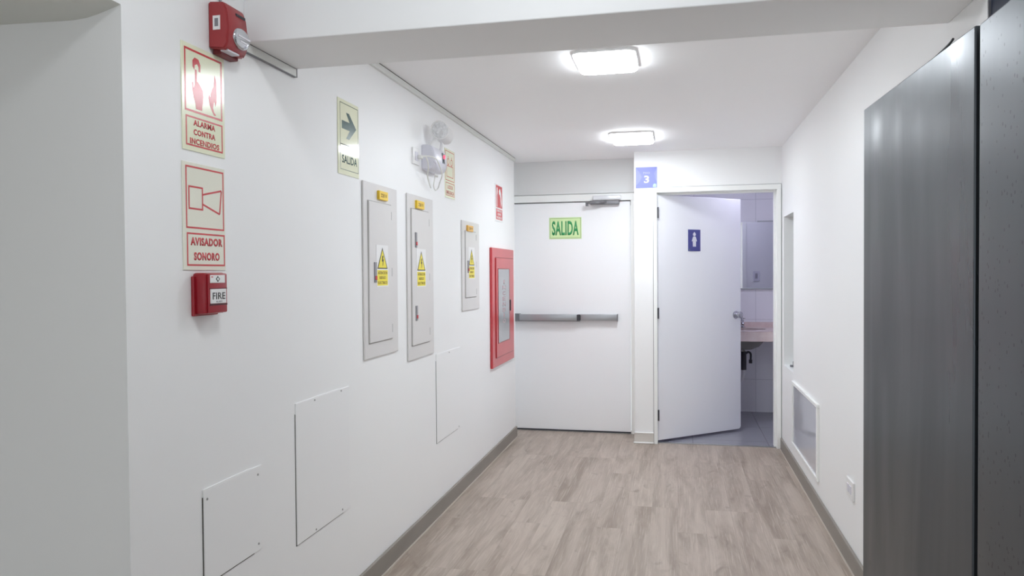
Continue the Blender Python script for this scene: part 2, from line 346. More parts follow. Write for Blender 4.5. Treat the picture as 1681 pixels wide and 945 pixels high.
# ---------------------------------------------------------------- washroom doorway (door_2)
t = thing('door_2', (0, YW, 0), 0, 'white washroom door standing half open into the tiled room', 'door', kind='structure')
FY = -.014
B('door_frame', frame_m, t, (-.190, -.160, FY, .115, 0, 2.062), (.771, .803, FY, .115, 0, 2.062), (-.190, .803, FY, .115, 2.062, 2.103), bev=.003)
B('door_stop', frame_m, t, (.757, .771, .05, .115, 0, 2.062), (-.16, .771, .07, .115, 2.048, 2.062), bev=.002)
B('frame_seal', lat_m, t, (-.194, -.190, -.002, .0, 0, 2.107), (.803, .807, -.002, .0, 0, 2.107), (-.194, .807, -.002, .0, 2.103, 2.107))
LW = .925; ang = math.atan2(.60, .69)
ld = bpy.data.objects.new('door_leaf', None)
def leaf_shape(bm):
    rr = .03; z0, z1 = .026, 2.047; pts = [(0.0, z0)]
    pts += [(LW-rr+rr*math.cos(a), z0+rr+rr*math.sin(a)) for a in (-PI/2, -PI*3/8, -PI/4, -PI/8, 0)] + [(LW, z1), (0, z1)]
    prism(bm, pts, 0, .04)
    bmesh.ops.bevel(bm, geom=[e for e in bm.edges if e.calc_length() > .1], offset=.0015, segments=1, affect='EDGES')
bpy.data.objects.remove(ld)
leaf = obj('door_leaf', mk(leaf_shape), leaf_m, t); leaf.location = (-.152, .02, 0); leaf.rotation_euler = (0, 0, ang)
kb = mk(lambda bm: lathe(bm, [(.034, 0), (.034, -.006), (.026, -.010), (.013, -.014), (.012, -.034), (.020, -.038), (.028, -.046), (.030, -.056), (.027, -.064), (.018, -.068), (.012, -.066)], 28, 'y', (LW-.062, 0, 1.035)))
obj('door_knob', kb, chrome_m, leaf, True)
kb = mk(lambda bm: lathe(bm, [(.034, .04), (.034, .046), (.026, .050), (.013, .054), (.012, .074), (.020, .078), (.028, .086), (.030, .096), (.027, .104), (.018, .108)], 28, 'y', (LW-.062, 0, 1.035)))
obj('door_knob', kb, chrome_m, leaf, True)
for z in (1.90, 1.075, .235):
    obj('hinge', mk(lambda bm: (box(bm, -.162, -.148, -.002, .022, z-.042, z+.042, bev=.001), lathe(bm, [(.006, z-.045), (.006, z+.045)], 12, 'z', (-.152, .004, 0)))), dark_m, t)

# recessed window in the right wall
t = thing('window_1', (XR, 0, 0), 0, 'narrow recessed sliding window in the right wall beside the washroom doorway', 'window', kind='structure')
B('window_glass', frost_m, t, (.105, .112, NY0, NY1, NZ0, NZ1))
B('window_frame', steel_m, t, (.085, .12, NY1-.028, NY1, NZ0, NZ1), (.085, .12, NY0, NY0+.028, NZ0, NZ1), (.085, .12, NY0, NY1, NZ1-.03, NZ1), (.085, .12, NY0, NY1, NZ0, NZ0+.02), bev=.003)
B('window_latch', lat_m, t, (.045, .085, 5.98, 6.06, NZ0+.0, NZ0+.045), (.02, .05, 6.0, 6.03, NZ0+.005, NZ0+.02), bev=.004)

# ---------------------------------------------------------------- ceiling lamps
def lamp(y, x0, x1, dy, z, m, label, th=.025):
    t = thing('ceiling_lamp', ((x0+x1)/2, y, z), 0, label, 'lamp', 'square ceiling lamps')
    hx = (x1-x0)/2; hy = dy/2
    def rr(bm, hx, hy, z0, z1, rad=.04, bev=.006):
        pts = []
        for cx, cy, a0 in ((hx-rad, hy-rad, 0), (-hx+rad, hy-rad, PI/2), (-hx+rad, -hy+rad, PI), (hx-rad, -hy+rad, 3*PI/2)):
            pts += [(cx+rad*math.cos(a0+k*PI/12), cy+rad*math.sin(a0+k*PI/12)) for k in range(7)]
        lo = [bm.verts.new((x*(1-bev/hx), y_*(1-bev/hy), z0)) for x, y_ in pts]; mi = [bm.verts.new((x, y_, z0+bev)) for x, y_ in pts]; hi = [bm.verts.new((x, y_, z1)) for x, y_ in pts]
        n = len(pts); bm.faces.new(lo); bm.faces.new(hi[::-1])
        for i in range(n):
            j = (i+1) % n; bm.faces.new((lo[i], mi[i], mi[j], lo[j])); bm.faces.new((mi[i], hi[i], hi[j], mi[j]))
    obj('lamp_housing', mk(lambda bm: rr(bm, hx+.006, hy+.006, -.014, 0, .045, .003)), white_m, t)
    obj('lamp_diffuser', mk(lambda bm: rr(bm, hx, hy, -th, -.013)), m, t, True)
    return t
lamp(3.53, -.455, -.18, .34, ZC, lamp_m, 'nearer of the two lit ceiling panels, just beyond the beam')
lamp(5.58, -.465, -.17, .44, ZC, lamp_m, 'farther of the two lit ceiling panels, near the exit door')
lamp(1.35, -.45, -.15, .34, ZN, fill_m, 'added unseen fill panel above the viewpoint, before the beam')  # unseen lamp added to brighten the near walls

lamp(6.85, .45, .75, .30, ZC, lampb_m, 'bluish lit ceiling panel inside the washroom')

# ---------------------------------------------------------------- signs
def sign(name, y, z, wd, ht, label, m, face=LEFT, plane=None, th=.003, rounded=0, cat='sign', group=None):
    """(y or x, z) is the lower left corner as one faces the sign"""
    loc = {LEFT: (XL, y, z), BACK: (y, plane, z)}[face]
    t = thing(name, loc, face, label, cat, group)
    B('backing_board', m, t, (0, wd, -th, 0, 0, ht), bev=.0006)
    return t
def border(t, m, x0, x1, z0, z1, wd, y=-.003, name='border'): return obj(name, mk(lambda bm: ring(bm, x0, x1, z0, z1, wd, y-.0004, y)), m, t)
def words(t, m, lines, y=-.003, bold=.0, name='lettering'):
    def f(bm):
        for s, cx, cz, wd, ht in lines: text_bm(bm, s, cx, cz, wd, ht, y, bold=bold)
    return obj(name, mk(f), m, t)
def poly(t, m, name, *polys, y=-.003, th=.0004):
    return obj(name, mk(lambda bm: [prism(bm, p, y-th, y) for p in polys]), m, t)

# fire alarm sign (0.2 x 0.305)
t = sign('fire_alarm_sign', 1.897, 1.774, .205, .306, 'cream sign with red hand and flame picture, ALARMA CONTRA INCENDIOS', sign_m)
border(t, redink_m, .012, .193, .112, .293, .006); border(t, redink_m, .015, .193, .014, .100, .005)
words(t, redink_m, [('ALARMA', .103, .083, .105, .017), ('CONTRA', .103, .056, .105, .017), ('INCENDIOS', .104, .029, .142, .017)], bold=.035)
poly(t, redink_m, 'pictogram',
     [(.050, .262), (.050, .244), (.058, .236), (.060, .250), (.072, .256), (.078, .248), (.078, .235), (.086, .235), (.087, .256), (.078, .270), (.060, .272)],
     [(.060, .196), (.061, .238), (.069, .238), (.070, .205), (.076, .203), (.083, .198), (.090, .192), (.097, .184), (.099, .168), (.097, .150), (.093, .136), (.092, .124), (.064, .124), (.062, .138), (.054, .156), (.048, .175), (.047, .198), (.051, .200), (.054, .182)],
     [(.152, .122), (.140, .134), (.130, .150), (.125, .168), (.126, .182), (.134, .172), (.136, .184), (.142, .198), (.150, .208), (.154, .226), (.156, .244), (.164, .226), (.166, .206), (.166, .184), (.164, .164), (.158, .150), (.154, .166), (.150, .158), (.146, .144), (.150, .132), (.162, .124)])
# horn sign
t = sign('sounder_sign', 1.893, 1.430, .204, .310, 'pale sign with red outlined horn picture, AVISADOR SONORO', signp_m)
border(t, redink_m, .014, .198, .120, .300, .005); border(t, redink_m, .016, .200, .012, .108, .005)
words(t, redink_m, [('AVISADOR', .110, .083, .155, .024), ('SONORO', .110, .040, .125, .024)], bold=.05)
def horn(bm):
    ring(bm, .026, .094, .175, .243, .005, -.0034, -.003)
    for a, b in (((.094, .193), (.176, .170)), ((.176, .170), (.186, .242)), ((.186, .242), (.094, .222))):
        d = Vector((b[0]-a[0], b[1]-a[1])).normalized(); n_ = Vector((-d.y, d.x))*.0027
        prism(bm, [(a[0]+n_.x, a[1]+n_.y), (b[0]+n_.x, b[1]+n_.y), (b[0]-n_.x, b[1]-n_.y), (a[0]-n_.x, a[1]-n_.y)], -.0034, -.003)
obj('pictogram', mk(horn), redink_m, t)
# exit arrow sign
t = sign('exit_arrow_sign', 2.904, 1.833, .208, .314, 'cream sign with dark green right-pointing arrow above SALIDA', sign2_m)
border(t, green2_m, .020, .202, .125, .300, .003); border(t, green2_m, .020, .202, .020, .128, .003)
poly(t, green_m, 'pictogram', [(.038, .192), (.038, .226), (.115, .226), (.080, .264), (.110, .264), (.182, .209), (.110, .154), (.080, .154), (.115, .192)])
words(t, green_m, [('SALIDA', .112, .066, .150, .034)], bold=.02)
# emergency lights sign
t = sign('emergency_light_sign', 4.375, 1.876, .205, .298, 'narrow cream sign with twin lamp picture behind the emergency light', sign_m)
border(t, redink2_m, .012, .193, .106, .286, .004); border(t, redink2_m, .014, .193, .014, .094, .004)
words(t, redink2_m, [('LUCES DE', .104, .068, .11, .022), ('EMERGENCIA', .104, .034, .155, .022)], bold=.015)
def lamps_pic(bm):
    for cx in (.068, .138):
        for k in range(12):
            a0, a1 = 2*PI*k/12, 2*PI*(k+1)/12; r0, r1 = .016, .022
            prism(bm, [(cx+r0*math.cos(a0), .222+r0*math.sin(a0)), (cx+r1*math.cos(a0), .222+r1*math.sin(a0)), (cx+r1*math.cos(a1), .222+r1*math.sin(a1)), (cx+r0*math.cos(a1), .222+r0*math.sin(a1))], -.0034, -.003)
        box(bm, cx-.004, cx+.004, -.0034, -.003, .244, .256)
    box(bm, .036, .170, -.0034, -.003, .194, .199); box(bm, .036, .170, -.0034, -.003, .128, .132); box(bm, .036, .040, -.0034, -.003, .132, .194); box(bm, .166, .170, -.0034, -.003, .132, .194)
obj('pictogram', mk(lamps_pic), redink2_m, t)
# red hose cabinet sign
t = sign('fire_hose_sign', 5.665, 1.818, .25, .292, 'small red and white sign above the red fire cabinet', white_m)
B('red_field', redink_m, t, (.022, .232, -.0034, -.003, .108, .280), (.022, .232, -.0034, -.003, .014, .098))
poly(t, white_m, 'pictogram', [(.13, .25), (.155, .262), (.18, .235), (.20, .20), (.21, .15), (.19, .115), (.178, .16), (.17, .19), (.15, .21), (.125, .215), (.115, .235)],
     [(.045, .112), (.06, .112), (.06, .20), (.075, .235), (.07, .262), (.05, .262), (.042, .22)], y=-.0034)
words(t, white_m, [('GABINETE', .127, .083, .165, .018), ('CONTRA', .127, .056, .12, .018), ('INCENDIO', .127, .029, .165, .018)], y=-.0034, bold=.02)
# SALIDA sign on the exit door
t = sign('exit_sign', -1.112, 1.713, .288, .190, 'pale green SALIDA sign fixed on the white exit door', lime_m, BACK, YE+.012)
border(t, mat('olive_edge', sr(150, 176, 120), .3), .006, .282, .006, .184, .004)
words(t, green3_m, [('SALIDA', .144, .095, .238, .128)], bold=.03)
# floor number sign
t = sign('floor_number_sign', -.331, 2.103, .172, .170, 'square violet-blue sign with white 3 above the pillar', blue_m, BACK, YW)
words(t, white_m, [('3', .088, .070, .042, .062)], bold=.03); words(t, mat('pale_blue_ink', sr(190, 194, 236), .4), [('PISO', .088, .123, .052, .016)], bold=.01)
poly(t, mat('leaf_green_ink', sr(172, 208, 176), .4), 'corner_mark', [(.138, .008), (.165, .006), (.166, .030), (.150, .034), (.140, .026)])
vp = mat('violet_pattern_ink', sr(134, 142, 216), .4)
poly(t, vp, 'wave_pattern', [(.0, .17), (.03, .13), (.05, .09), (.03, .05), (0, .02)])
poly(t, vp, 'wave_pattern', [(.172, .17), (.150, .12), (.158, .07), (.172, .05)])
# restroom sign carried by the washroom leaf plane (a thing fixed on the door)
d = Vector((math.cos(ang), math.sin(ang), 0)); pos = Vector((-.152, YW+.02, 0))+d*.322
t = thing('restroom_sign', (pos.x, pos.y, 1.588), ang, 'navy restroom sign with white person figure on the half-open door', 'sign')
B('backing_board', navy_m, t, (-.002, .132, -.004, 0, 0, .182), bev=.001)
def fig(bm):
    prism(bm, [(.065+.016*math.cos(2*PI*k/16), .141+.014*math.sin(2*PI*k/16)) for k in range(16)], -.0045, -.004)
    prism(bm, [(.055, .153), (.075, .153), (.0655, .163)], -.0045, -.004)
    prism(bm, [(.053, .124), (.077, .124), (.084, .112), (.094, .084), (.088, .081), (.081, .093), (.083, .082), (.082, .038), (.067, .038), (.0655, .070), (.064, .038), (.049, .038), (.047, .082), (.050, .093), (.042, .081), (.036, .084), (.046, .112)], -.0045, -.004)
obj('pictogram', mk(fig), lil_m, t)
B('corner_mark', mat('slate_ink', sr(96, 110, 130), .4), t, (.004, .018, -.0044, -.004, .004, .020))

# ---------------------------------------------------------------- electrical panels
def bolt_warning(y, z, wd, ht, off, label, gname=None):
    s, z1 = near(y, z, off)
    t = thing('warning_sticker', (XL+off, s, z1), LEFT, label, 'sticker', 'high voltage warning stickers')
    wd *= (abs(XL)-off)/abs(XL)
    B('vinyl_sheet', white_m, t, (0, wd, -.0006, 0, 0, ht))
    W_ = wd; c = W_/2
    B('yellow_field', yellow_m, t, (W_*.06, W_*.94, -.001, -.0006, ht*.03, ht*.40))
    poly(t, black_m, 'triangle_border', [(W_*.06, ht*.43), (W_*.94, ht*.43), (c, ht*.94)], y=-.0006)
    poly(t, yellow_m, 'triangle', [(W_*.14, ht*.455), (W_*.86, ht*.455), (c, ht*.885)], y=-.001)
    poly(t, black_m, 'lightning_bolt', [(c-.004, ht*.74), (c+.010, ht*.75), (c+.004, ht*.655), (c+.014, ht*.66), (c+.002, ht*.50), (c-.002, ht*.50), (c+.001, ht*.61), (c-.010, ht*.605)], y=-.0014)
    words(t, brown_m, [('ATENCION', c, ht*.335, W_*.78, ht*.068), ('RIESGO', c, ht*.22, W_*.52, ht*.068), ('ELECTRICO', c, ht*.10, W_*.78, ht*.068)], y=-.001, bold=.015)
def panel(y0, y1, z0, z1, dy0, dy1, dz0, dz1, handles, tg, tagmat, label):
    PO, DO = .009, .016
    a, _ = near(y0, z0, .0); t = thing('electrical_panel', (XL, y0, z0), LEFT, label, 'electrical panel', 'grey electrical panels on the left wall')
    wd, ht = y1-y0, z1-z0
    B('panel_frame', panel_m, t, (0, wd, -PO, 0, 0, ht), bev=.004)
    (b0, c0), (b1, c1) = near(dy0, dz0, DO), near(dy1, dz1, DO)
    dr = B('panel_door', panel_m, t, (b0-y0, b1-y0, -DO, -PO+.002, c0-z0, c1-z0), bev=.004)
    B('door_gap', mat('panel_gap', sr(150, 148, 146), .6) if 'panel_gap' not in bpy.data.materials else bpy.data.materials['panel_gap'], t, (b0-y0-.003, b1-y0+.003, -PO-.0008, -PO+.002, c0-z0-.003, c1-z0+.003))
    for hy, hz0, hz1 in handles:
        s, q0 = near(hy, hz0, DO); _, q1 = near(hy, hz1, DO)
        h = B('latch_handle', hand_m, dr, (s-y0, s-y0+.026, -DO-.005, -DO+.001, q0-z0, q1-z0), bev=.002)
        B('lock_button', redink_m, h, (s-y0+.004, s-y0+.022, -DO-.008, -DO-.004, q0-z0+.012, q0-z0+.030), bev=.001, label='small red lock button')
    for k in (.08, .5, .92):
        B('hinge', mat('panel_hinge', sr(196, 195, 194), .4) if 'panel_hinge' not in bpy.data.materials else bpy.data.materials['panel_hinge'], dr, (b1-y0-.012, b1-y0-.006, -DO-.001, -DO+.001, c0-z0+(c1-c0)*k-.02, c0-z0+(c1-c0)*k+.02))
    ty0, ty1, tz0, tz1 = tg
    (e0, g0), (e1, g1) = near(ty0, tz0, .022), near(ty1, tz1, .022)
    tg_o = B('name_tag', tagmat, t, (e0-y0, e1-y0, -.022, -PO+.001, g0-z0, g1-z0), bev=.003, label='yellow name tag')
    words(tg_o, brown_m, [('220 V', (e0+e1)/2-y0, (g0+g1)/2-z0, (e1-e0)*.66, (g1-g0)*.40)], y=-.022, bold=.02)
panel(3.140, 3.555, 1.030, 1.832, 3.225, 3.510, 1.097, 1.750, [(3.275, 1.375, 1.470)], (3.352, 3.462, 1.766, 1.809), tag_m,
      'leftmost and nearest pale grey electrical panel with one latch and a yellow tag')
panel(3.700, 4.120, .960, 1.833, 3.795, 4.085, 1.031, 1.760, [(3.838, 1.555, 1.636), (3.838, 1.162, 1.243)], (3.880, 4.003, 1.768, 1.812), tag_m,
      'middle pale grey electrical panel with two latches, under the emergency light')
panel(4.717, 5.145, 1.168, 1.762, 4.835, 5.110, 1.252, 1.698, [(4.872, 1.417, 1.50)], (4.895, 5.028, 1.697, 1.738), tago_m,
      'smallest and farthest pale grey electrical panel with an amber tag, left of the red cabinet')
bolt_warning(3.305, 1.354, .146, .195, .0165, 'yellow triangle danger sticker on the nearest electrical panel')
bolt_warning(3.860, 1.342, .152, .205, .0165, 'yellow triangle danger sticker on the middle electrical panel with two latches')
bolt_warning(4.896, 1.375, .156, .214, .0165, 'yellow triangle danger sticker on the small farthest electrical panel')

# ---------------------------------------------------------------- red fire cabinet
y0, z0, wd, ht = 5.475, .697, .76, .91
t = thing('fire_cabinet', (XL, y0, z0), LEFT, 'tall red fire cabinet with long glass window on the left wall', 'fire cabinet')
B('cabinet_body', red_m, t, (0, wd, -.020, 0, 0, ht), bev=.005)
fd = B('cabinet_door', red_m, t, (.105, wd-.035, -.027, -.019, .070, ht-.075), bev=.003)
def q(y, z): a, b = near(y, z, .027); return a-y0, b-z0
(a0, b0), (a1, b1) = q(5.752, .868), q(6.145, 1.445)
B('window_glass', caseglass_m, fd, (a0, a1, -.0285, -.022, b0, b1))
obj('window_trim', mk(lambda bm: ring(bm, a0-.006, a1+.006, b0-.006, b1+.006,   .006, -.0295, -.025)), mat('trim_dark_red', sr(140, 60, 62), .4), fd)
B('cabinet_gap', mat('deep_red', sr(120, 30, 36), .5), t, (.101, wd-.031, -.0208, -.019, .066, ht-.071))
B('door_pull', dark_m, fd, (a1+.02, a1+.032, -.036, -.026, (b0+b1)/2-.055, (b0+b1)/2+.035), bev=.003)
def vert_words(bm):
    s = 'INCENDIO'; n = len(s); hh = (b1-b0)*.62
    for i, ch in enumerate(s):
        text_bm(bm, ch, (a0+a1)/2, b1-(b1-b0)*.14-hh*(i+.5)/n, .10 if ch != 'I' else .03, hh/n*.72, -.0285, bold=.01)
obj('lettering', mk(vert_words), mat('faded_red_ink', sr(190, 150, 158), .3), fd)

# ---------------------------------------------------------------- fire pull station
t = thing('fire_pull_station', (XL, 1.935, 1.302), LEFT, 'small dark red FIRE call box below the horn sign', 'fire alarm box')
B('housing', dred_m, t, (0, .104, -.040, 0, 0, .120), bev=.007, smooth=True)
B('base_plate', dred_m, t, (-.008, .110, -.010, 0, -.006, .110), bev=.003)
B('front_cover', dred_m, t, (.010, .100, -.048, -.038, .002, .118), bev=.004, smooth=True)
pl = B('push_plate', white_m, t, (.014, .088, -.052, -.046, .030, .072), bev=.001, label='white FIRE push plate')
words(pl, black_m, [('FIRE', .051, .052, .062, .020)], y=-.052, bold=.012); words(pl, mat('grey_ink', sr(110, 110, 116), .4), [('ALARM', .051, .0355, .030, .005)], y=-.052, name='small_lettering')
pt = B('top_plate', white_m, t, (.014, .086, -.0495, -.046, .090, .113), bev=.001)
poly(pt, black_m, 'pictogram', [(.050, .0925), (.060, .1015), (.050, .1105), (.040, .1015)], y=-.0495); poly(pt, white_m, 'pictogram', [(.050, .0965), (.0555, .1015), (.050, .1065), (.0445, .1015)], y=-.0499)
poly(pt, redink_m, 'corner_mark', [(.018, .109), (.026, .109), (.026, .106), (.018, .106)], y=-.0495)
wg = mat('wine_gap', sr(90, 20, 34), .5)
for za, zb in ((.0725, .0750), (.024, .029)): B('slot_band', wg, t, (.012, .098, -.0485, -.046, za, zb))

# ---------------------------------------------------------------- red strobe
t = thing('alarm_strobe', (XL, 2.03, 2.095), LEFT, 'red fire alarm strobe with clear lens high on the left wall', 'alarm strobe')
def strobe_body(bm):
    # local: x along wall, y out (negative), z up.  Tapered front with chamfered top
    pr = [(0, 0), (-.050, -.006), (-.062, .010), (-.066, .060), (-.060, .110), (-.050, .134), (0, .138)]   # (y, z)
    rows = []
    for x, k in ((0, 1), (.010, 1.06), (.100, 1.06), (.118, .82)):
        rows.append([bm.verts.new((x, y_*k if i not in (0, 6) else 0, z)) for i, (y_, z) in enumerate(pr)])
    for i in range(3):
        for j in range(len(pr)): bm.faces.new((rows[i][j], rows[i+1][j], rows[i+1][(j+1) % len(pr)], rows[i][(j+1) % len(pr)]))
    bm.faces.new(rows[0]); bm.faces.new(rows[-1][::-1])
    bmesh.ops.bevel(bm, geom=list(bm.edges), offset=.004, segments=2, affect='EDGES')
red2 = mat('brick_red_plastic', sr(158, 50, 54), .35)
obj('housing', mk(strobe_body), red2, t, True)
def lens(bm):
    lathe(bm, [(.034, 0), (.033, -.003), (.028, -.007), (.018, -.010), (.006, -.011)], 24, 'y', (0, 0, 0))
    for v in bm.verts: v.co = Vector((v.co.x*1.30+.066, v.co.y-.068+.0012*abs(v.co.z)*10, v.co.z*.95+.040))
ln = obj('strobe_lens', mk(lens), clear_m, t, True)
obj('lens_reflector', mk(lambda bm: (box(bm, .034, .098, -.081, -.070, .040, .045, bev=.002), box(bm, .045, .088, -.081, -.070, .026, .031, bev=.002))), mat('reflector_chrome', sr(240, 240, 245), .1, .8), ln)
st = B('barcode_sticker', white_m, t, (-.0012, 0.001, -.040, -.016, .052, .094))
B('barcode', mat('barcode_ink', sr(130, 130, 136), .5), st, (-.0016, 0, -.034, -.022, .062, .086))
B('top_slot', dark_m, t, (.045, .095, -.066, -.058, .104, .113), bev=.002)
B('bottom_label', lil_m, t, (.015, .075, -.055, -.030, -.0075, -.003))
B('mounting_box', mat('dark_brick_plastic', sr(120, 36, 42), .45), t, (.02, .11, -.03, 0, -.014, .005), bev=.003)
tag(obj('cable', mk(lambda bm: tube(bm, [(XL+.006, 2.085, 2.232), (XL+.006, 2.087, 2.4), (XL+.006, 2.085, ZN)], .0035)), lat_m, None, True), 'thin grey cable rising from the top of the red strobe', 'cable')

# ---------------------------------------------------------------- emergency light with outlet and cord
t = thing('emergency_light', (XL, 3.955, 1.985), LEFT, 'white twin-head emergency light mounted above the middle panel', 'emergency light')
def em_body(bm):
    pr = [(0, .0), (-.045, -.002), (-.070, .012), (-.079, .045), (-.078, .095), (-.066, .125), (-.040, .138), (0, .139)]
    xs = ((0, .92), (.012, 1), (.215, 1), (.228, .92)); rows = []
    for x, k in xs: rows.append([bm.verts.new((x, y_*k if 0 < i < 7 else 0, .07+(z-.07)*(.5+.5*k))) for i, (y_, z) in enumerate(pr)])
    for i in range(3):
        for j in range(len(pr)): bm.faces.new((rows[i][j], rows[i+1][j], rows[i+1][(j+1) % len(pr)], rows[i][(j+1) % len(pr)]))
    bm.faces.new(rows[0]); bm.faces.new(rows[-1][::-1]); bmesh.ops.bevel(bm, geom=list(bm.edges), offset=.004, segments=2, affect='EDGES')
obj('housing', mk(em_body), lil_m, t, True)
cp = B('control_recess', mat('slate_plastic', sr(98, 110, 118), .4), t, (.130, .175, -.0805, -.075, .050, .108), bev=.002, label='dark recess with red indicator')
obj('indicator_light', mk(lambda bm: lathe(bm, [(.011, 0), (.010, -.005), (.004, -.008)], 16, 'y', (.158, -.080, .088))), led_m, cp, True)
B('test_switch', dark_m, cp, (.142, .162, -.084, -.079, .056, .074), bev=.002)
def head(name, c, facing, label=None):
    z = Vector(facing).normalized(); x = Vector((0, 0, 1)).cross(z).normalized(); y = z.cross(x)
    Rm = Matrix((x, y, z)).transposed()
    h = obj(name, mk(lambda bm: (lathe(bm, [(.020, -.040), (.040, -.030), (.051, -.008), (.053, .008), (.050, .012), (.045, .009)], 32, 'z', c, Rm),
                                 tube(bm, [Vector(c)-Rm@Vector((0, 0, .02)), Vector((c[0], -.035, .128))], .010))), white_m, t, True)
    obj('lamp_lens', mk(lambda bm: (lathe(bm, [(.046, .006), (.044, .013), (.030, .018), (.010, .020)], 32, 'z', c, Rm),
                                    [lathe(bm, [(.011, .012), (.009, .021), (.004, .023)], 12, 'z', Vector(c)+Rm@Vector((.024*math.cos(a), .024*math.sin(a), 0)), Rm) for a in (PI/4, 3*PI/4, 5*PI/4, 7*PI/4)])), lens_m, h, True)
head('lamp_head', (.055, -.088, .222), (-.85, -.55, -.10)); head('lamp_head', (.240, -.060, .225), (.93, -.25, .30))
t = thing('wall_outlet', (XL, 3.80, 1.998), LEFT, 'white wall outlet left of the emergency light', 'outlet')
B('face_plate', white_m, t, (0, .105, -.008, 0, 0, .088), bev=.003)
B('socket', lil_m, t, (.030, .075, -.011, -.007, .020, .068), bev=.002)
pc = [(XL+.030, 3.865, 2.040), (XL+.05, 3.89, 2.040), (XL+.05, 3.925, 1.995), (XL+.03, 3.97, 1.950), (XL+.02, 4.03, 1.915), (XL+.02, 4.055, 1.895)]
pc2 = [(XL+.036, 3.87, 2.045), (XL+.070, 3.90, 2.046), (XL+.090, 3.94, 2.036), (XL+.091, 4.00, 2.005), (XL+.088, 4.05, 1.965), (XL+.06, 4.09, 1.925), (XL+.045, 4.11, 1.90), (XL+.035, 4.09, 1.885), (XL+.035, 4.06, 1.905), (XL+.04, 4.06, 1.94), (XL+.042, 4.072, 1.976)]
pw = thing('power_cord', (XL, 3.87, 2.04), 0, 'thin white power cord hanging in a loop under the emergency light', 'cord')
def shift(ps): return [(a-XL, b-3.87, c-2.04) for a, b, c in ps]
obj('cord', mk(lambda bm: (tube(bm, smooth_path(shift(pc)), .0035), tube(bm, smooth_path(shift(pc2)), .0035))), cord_m, pw, True)
obj('plug', mk(lambda bm: (box(bm, .0115, .036, -.014, .014, -.010, .010, bev=.003), )), cord_m, pw, True)
obj('tie_wrap', mk(lambda bm: tube(bm, [(.040, .195, -.075), (.055, .205, -.080)], .007)), cord_m, pw, True)

# ---------------------------------------------------------------- access covers low on the left wall
cover_m = noisy(mat('painted_cover', (.8, .8, .8), .4), sr(243, 244, 245), sr(246, 247, 247), (.8, .8, .8), 2)
screw_m = mat('screw_grey', sr(150, 150, 148), .5)
highlight_m = mat('painted_highlight', sr(245, 245, 245), .4)
def cover(y0, z0, wd, ht, screws, label, shade_w=.003):
    t = thing('access_cover', (XL, y0, z0), LEFT, label, 'access cover', 'painted access covers on the left wall')
    B('cover_plate', cover_m, t, (0, wd, -.004, 0, 0, ht), bev=.001)
    B('shade_line', gap_shade_m, t, (-shade_w, 0, -.0012, 0, -shade_w, ht*.93), (0, wd*.86, -.0012, 0, -shade_w, 0))  # dark strips paint the shadow line at the plate's left and lower edges
    B('highlight_line', highlight_m, t, (0, wd*.8, -.0035, 0, ht, ht+.003))  # white strip paints a highlight along the plate's top edge
    for a, b in screws: obj('screw', mk(lambda bm: lathe(bm, [(.004, 0), (.0035, -.0015)], 12, 'y', (a*wd, -.004, b*ht))), screw_m, t)
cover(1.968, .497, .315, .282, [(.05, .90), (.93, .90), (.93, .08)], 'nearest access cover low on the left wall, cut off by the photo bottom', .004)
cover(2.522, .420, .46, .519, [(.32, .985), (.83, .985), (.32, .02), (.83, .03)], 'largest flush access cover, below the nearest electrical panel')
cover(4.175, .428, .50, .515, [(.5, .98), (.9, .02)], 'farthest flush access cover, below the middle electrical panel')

# ---------------------------------------------------------------- right wall items
t = thing('access_hatch', (XR, 5.69, .175), RIGHT, 'glossy framed access panel low on the right wall', 'access hatch')
B('panel_frame', frame_m, t, (0, 1.0, -.016, 0, 0, .022), (0, 1.0, -.016, 0, .434, .456), (0, .03, -.014, 0, .022, .434), (.965, 1.0, -.014, 0, .022, .434), bev=.003)
B('panel_sheet', glossw_m, t, (.03, .965, -.008, 0, .022, .434))
t = thing('wall_outlet', (XR, 3.925, .328), RIGHT, 'white wall outlet low on the right wall beside the grey cabinet', 'outlet')
B('face_plate', white_m, t, (0, .145, -.010, 0, 0, .090), bev=.004)
B('socket', lil_m, t, (.030, .065, -.013, -.009, .025, .065), (.080, .115, -.013, -.009, .025, .065), bev=.002)

# ---------------------------------------------------------------- grey steel cabinets
CX = .455
def cabinet(x0, y0, y1, ztop, m, label, rz=0):
    t = thing('steel_cabinet', (x0, y0, 0), rz, label, 'cabinet', 'tall grey steel cabinets')
    D = .325; L_ = y1-y0
    B('cabinet_body', m, t, (.020, D, 0, L_, .04, ztop), bev=.003)
    B('plinth', rubber_m, t, (.03, D-.01, .01, L_-.01, 0, .04))
    B('cabinet_door', m, t, (0, .0195, 0.001, L_-.001, .045, ztop), bev=.0025)
    return t
cabinet(.472, 1.362, 2.012, 1.81, cabA_m, 'farther tall grey steel cabinet, streaky and shiny at the top', math.radians(1.94))
cabinet(.472, .55, 1.345, 1.806, cabB_m, 'nearer tall grey steel cabinet with speckled shine at the photo edge')
tag(obj('cable', mk(lambda bm: tube(bm, smooth_path([(.475, 1.98, 1.813), (.478, 1.85, 1.814), (.480, 1.74, 1.816), (.482, 1.62, 1.819), (.484, 1.53, 1.824), (.484, 1.50, 1.828)]), .0022)), rubber_m, None, True), 'thin black cable lying along the top of the farther steel cabinet', 'cable')
t = thing('notice_board', (XR, 2.205, 1.93), RIGHT, 'dark navy board high on the right wall above the steel cabinets', 'board')
B('board_panel', navybox_m, t, (.006, .994, -.012, -.0, .006, .554)); B('board_frame', lat_m, t, (0, .006, -.018, 0, 0, .56), (.994, 1.0, -.018, 0, 0, .56), (0, 1.0, -.018, 0, 0, .006), (0, 1.0, -.018, 0, .554, .56))

